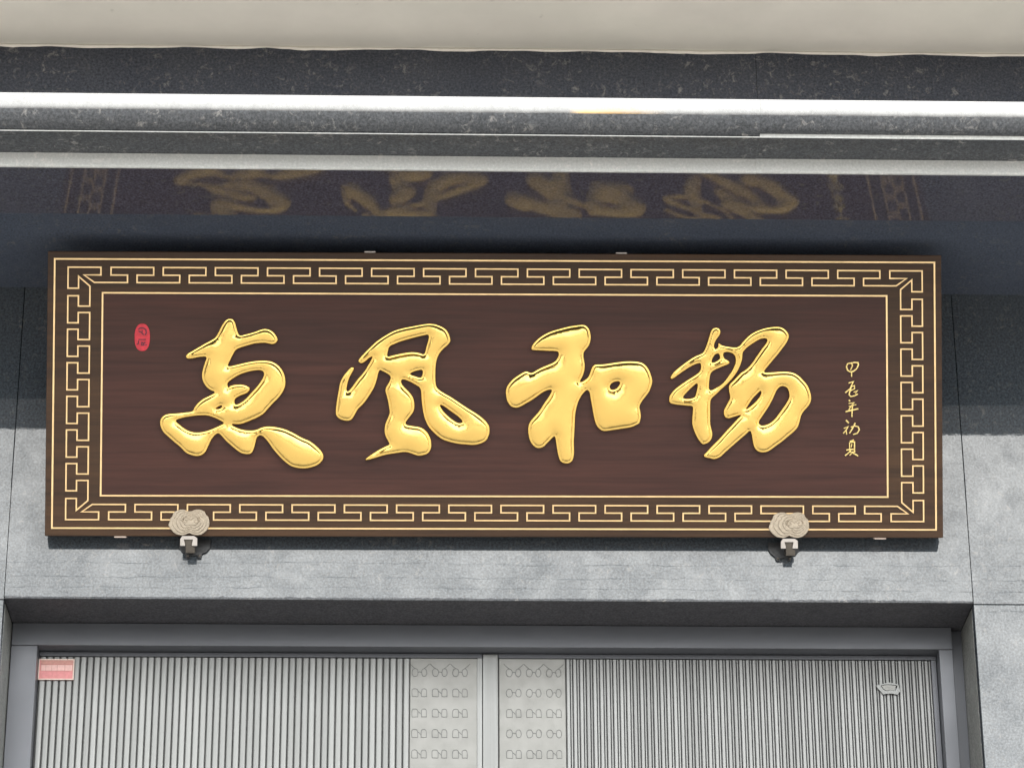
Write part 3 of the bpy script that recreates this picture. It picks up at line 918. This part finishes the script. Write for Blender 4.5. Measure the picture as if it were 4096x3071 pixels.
# small inscription of five characters down the right side
INS = [[([(270, 132), (250, 180), (268, 236), (310, 262), (360, 250), (408, 212), (436, 152), (428, 118), (370, 115), (318, 126), (272, 132)], 22), ([(328, 130), (345, 162), (312, 236)], 18), ([(331, 258), (330, 336)], 17)],
       [([(282, 432), (356, 412), (305, 520), (232, 582)], 20), ([(312, 492), (374, 472), (376, 520), (318, 548)], 17), ([(322, 500), (290, 610), (316, 640), (372, 630), (426, 602)], 20), ([(362, 572), (424, 546), (384, 596)], 15)],
       [([(290, 690), (304, 716)], 22), ([(285, 748), (368, 734), (318, 792), (284, 850)], 17), ([(288, 792), (402, 764)], 15), ([(236, 874), (330, 850), (434, 828)], 24), ([(344, 764), (338, 850), (335, 954)], 20)],
       [([(242, 1002), (286, 1050)], 24), ([(210, 1132), (280, 1102), (240, 1160), (202, 1208)], 18), ([(246, 1160), (254, 1224)], 17), ([(386, 1046), (345, 1130), (296, 1206)], 20), ([(318, 1112), (380, 1092), (432, 1108), (450, 1152), (416, 1206), (352, 1224)], 20)],
       [([(302, 1332), (366, 1308)], 20), ([(296, 1346), (302, 1448)], 17), ([(302, 1346), (374, 1338), (376, 1500)], 22), ([(334, 1366), (324, 1420)], 16), ([(250, 1466), (316, 1452), (380, 1452)], 22), ([(318, 1470), (280, 1510), (230, 1550)], 20), ([(306, 1500), (354, 1490), (300, 1546)], 16), ([(338, 1502), (388, 1530), (434, 1556)], 22)]]
for ch in INS:
    V4, F4 = [], []
    for pl, w in ch:
        pp = [on_board(q, (3320, 1420), 694 / 180) for q in pl]
        v, f = ribbon_data(pp, w * 1.22 / 3.8556 * 0.00067, 0.0012, 0.0052, False, 0.5)
        o_ = len(V4)
        V4 += v
        F4 += [tuple(i + o_ for i in t) for t in f]
    obj('inscription_character', mesh('inscription_character', V4, F4), M['inscription_gold'], sign)

# red oval seal with carved marks
scx, scy = on_board((640, 825), (500, 1260), 1290 / 140)
ov = []
for k in range(40):
    a = 2 * math.pi * k / 40
    ov.append((scx + 0.0206 * math.copysign(abs(math.cos(a)) ** 0.85, math.cos(a)), scy + 0.0368 * math.copysign(abs(math.sin(a)) ** 0.85, math.sin(a))))
seal = prism('seal', ov, 0.0012, 0.0032, M['seal_red'], sign, inset=0.0006)
seal['label'] = 'small red oval seal'
SM = [([(490, 540), (560, 480), (680, 480), (770, 540), (790, 660), (740, 740)], 50), ([(500, 600), (600, 640), (700, 740)], 45), ([(500, 905), (770, 905)], 40), ([(505, 940), (500, 1060), (430, 1080)], 36), ([(620, 1110), (620, 1010), (690, 1040), (690, 1110), (600, 1115)], 44), ([(730, 990), (740, 1060)], 40), ([(720, 1115), (820, 1105)], 34), ([(640, 560), (640, 640)], 36)]
V4, F4 = [], []
for pl, w in SM:
    v, f = ribbon_data([on_board(q, (500, 1260), 1290 / 140) for q in pl], w / 9.214 * 0.00067, 0.0030, 0.0036, False)
    o_ = len(V4)
    V4 += v
    F4 += [tuple(i + o_ for i in t) for t in f]
obj('seal_mark', mesh('seal_mark', V4, F4), M['seal_dark'], seal)

# hanging plates along the top edge, felt pads along the bottom edge
for px in (1480, 2486):
    u, w = on_board((px, 1003), (0, 0), 1)
    box('hanging_plate', u - 0.015, u + 0.015, BT - 0.001, BT + 0.004, -0.03, -0.002, M['bronze_pale'], sign, bev=0.001)
for px in (480, 3522):
    u, w = on_board((px, 2147), (0, 0), 1)
    box('edge_pad', u - 0.016, u + 0.016, BB - 0.004, BB + 0.0005, -0.030, -0.004, M['label_edge'], sign, bev=0.001)

# ------------------------------------------------------------------ the two cloud-head brackets
CL = [(-0.052, 0.000), (-0.0535, -0.010), (-0.047, -0.022), (-0.036, -0.033), (-0.022, -0.0365), (-0.010, -0.0345), (0.000, -0.0305), (0.010, -0.0345), (0.022, -0.0365), (0.034, -0.0330), (0.045, -0.024), (0.0535, -0.012), (0.0545, 0.000), (0.0500, 0.013), (0.0430, 0.020), (0.0400, 0.028), (0.028, 0.0335), (0.016, 0.0320), (0.006, 0.0280), (-0.004, 0.0285), (-0.014, 0.0330), (-0.028, 0.0320), (-0.040, 0.0245), (-0.0445, 0.0150), (-0.0505, 0.009)]


def bracket(px, py, skew, shift, label, seed):
    r = random.Random(seed)
    u, w = on_board((px, py), (0, 0), 1)
    root = empty('sign_bracket')
    mw = sm @ Matrix.Translation((u, w, 0.004))
    root.matrix_world = mw
    tag(root, label, 'bracket', 'cloud-head brackets under the signboard')
    base = smooth_loop(CL, 4)
    for k in range(5):
        s = 1 - 0.155 * k
        ox, oy = skew * 0.0034 * k, 0.0008 * k
        rip = np.array([1 + 0.018 * math.sin(i * 0.37 + k * 1.3) + r.uniform(-.006, .006) for i in range(len(base))])
        P = base * s * rip[:, None] + np.array([ox, oy])
        prism('cloud_layer', [tuple(p) for p in P], 0.0042 * k, 0.0042 * (k + 1), M['bronze'], root, inset=0.0012)
    V5, F5 = [], []
    for cx, sg in ((-0.013 + skew * 0.012, 1), (0.015 + skew * 0.012, -1)):
        sp = []
        for k in range(26):
            a = k / 25 * 2.6 * math.pi
            rr = 0.0125 * (1 - k / 25 * 0.85)
            sp.append((cx + sg * rr * math.cos(a), 0.003 + rr * 0.8 * math.sin(a)))
        v, f = ribbon_data(sp, 0.0028, 0.0205, 0.0228, False, 0.6)
        o_ = len(V5)
        V5 += v
        F5 += [tuple(i + o_ for i in t) for t in f]
    obj('scroll', mesh('scroll', V5, F5), M['bronze'], root)
    # clasp under the head: an arch with two feet, and the stem it grips
    cl = [(-0.0225, -0.064), (-0.0225, -0.046), (-0.017, -0.038), (0.014, -0.038), (0.0225, -0.044), (0.0225, -0.064), (0.0085, -0.064), (0.0095, -0.056), (0.0115, -0.047), (-0.0135, -0.047), (-0.011, -0.055), (-0.0095, -0.064)]
    prism('clasp', cl, 0.000, 0.010, M['bronze_pale'], root)
    st = [(-0.0125, -0.0475), (0.0110, -0.0475), (0.0080, -0.058), (0.0085, -0.066), (0.016, -0.068), (0.016, -0.083), (-0.008, -0.083), (-0.0085, -0.066), (-0.0098, -0.058)]
    prism('stem', st, -0.012, 0.006, M['dark_bronze'], root)
    # arm back to the wall under the board, wall plate
    bx_ = mw @ Vector((0.003, -0.058, 0.0))
    inv = mw.inverted()

    def wbox(name, x0, x1, y0, y1, z0, z1, mat, bev):
        me = box_data(x0, x1, y0, y1, z0, z1, bev)
        me.transform(inv)
        return obj(name, me, mat, root)
    wbox('arm', bx_.x - 0.011, bx_.x + 0.011, bx_.y + 0.004, -0.0065, bx_.z - 0.014, bx_.z + 0.006, M['dark_bronze'], 0.003)
    # footed wall plate, its added dark half-round standing for the bracket's reflection
    hp = [(-0.050, 0.034), (-0.050, 0.010), (-0.042, -0.004), (-0.030, -0.014), (-0.026, -0.027), (-0.016, -0.028), (-0.013, -0.019), (0.008, -0.017), (0.012, -0.027), (0.021, -0.027), (0.024, -0.012), (0.038, -0.006), (0.048, 0.008), (0.050, 0.034)]
    v = [(bx_.x + shift + 0.84 * q[0], yy, bx_.z - 0.003 + 0.85 * q[1]) for yy in (-0.0004, -0.0075) for q in hp]
    n_ = len(hp)
    f = [(i, (i + 1) % n_, n_ + (i + 1) % n_, n_ + i) for i in range(n_)] + [tuple(range(n_, 2 * n_)), tuple(range(n_ - 1, -1, -1))]
    me = mesh('reflection_plate', v, f)
    me.transform(inv)
    obj('reflection_plate', me, M['plate_reflection'], root)
    for dx in (-0.021, 0.016):
        wbox('bolt', bx_.x + shift + dx * 0.84 - 0.003, bx_.x + shift + dx * 0.84 + 0.003, -0.0110, -0.0076, bx_.z - 0.023, bx_.z - 0.018, M['dark_bronze'], 0.0015)
    return root


bracket(757, 2086, 0.4, 0.010, 'bronze cloud-head bracket below the red seal end of the signboard', 3)
bracket(3155, 2097, 1.0, -0.012, 'bronze cloud-head bracket below the small inscription end of the signboard', 8)
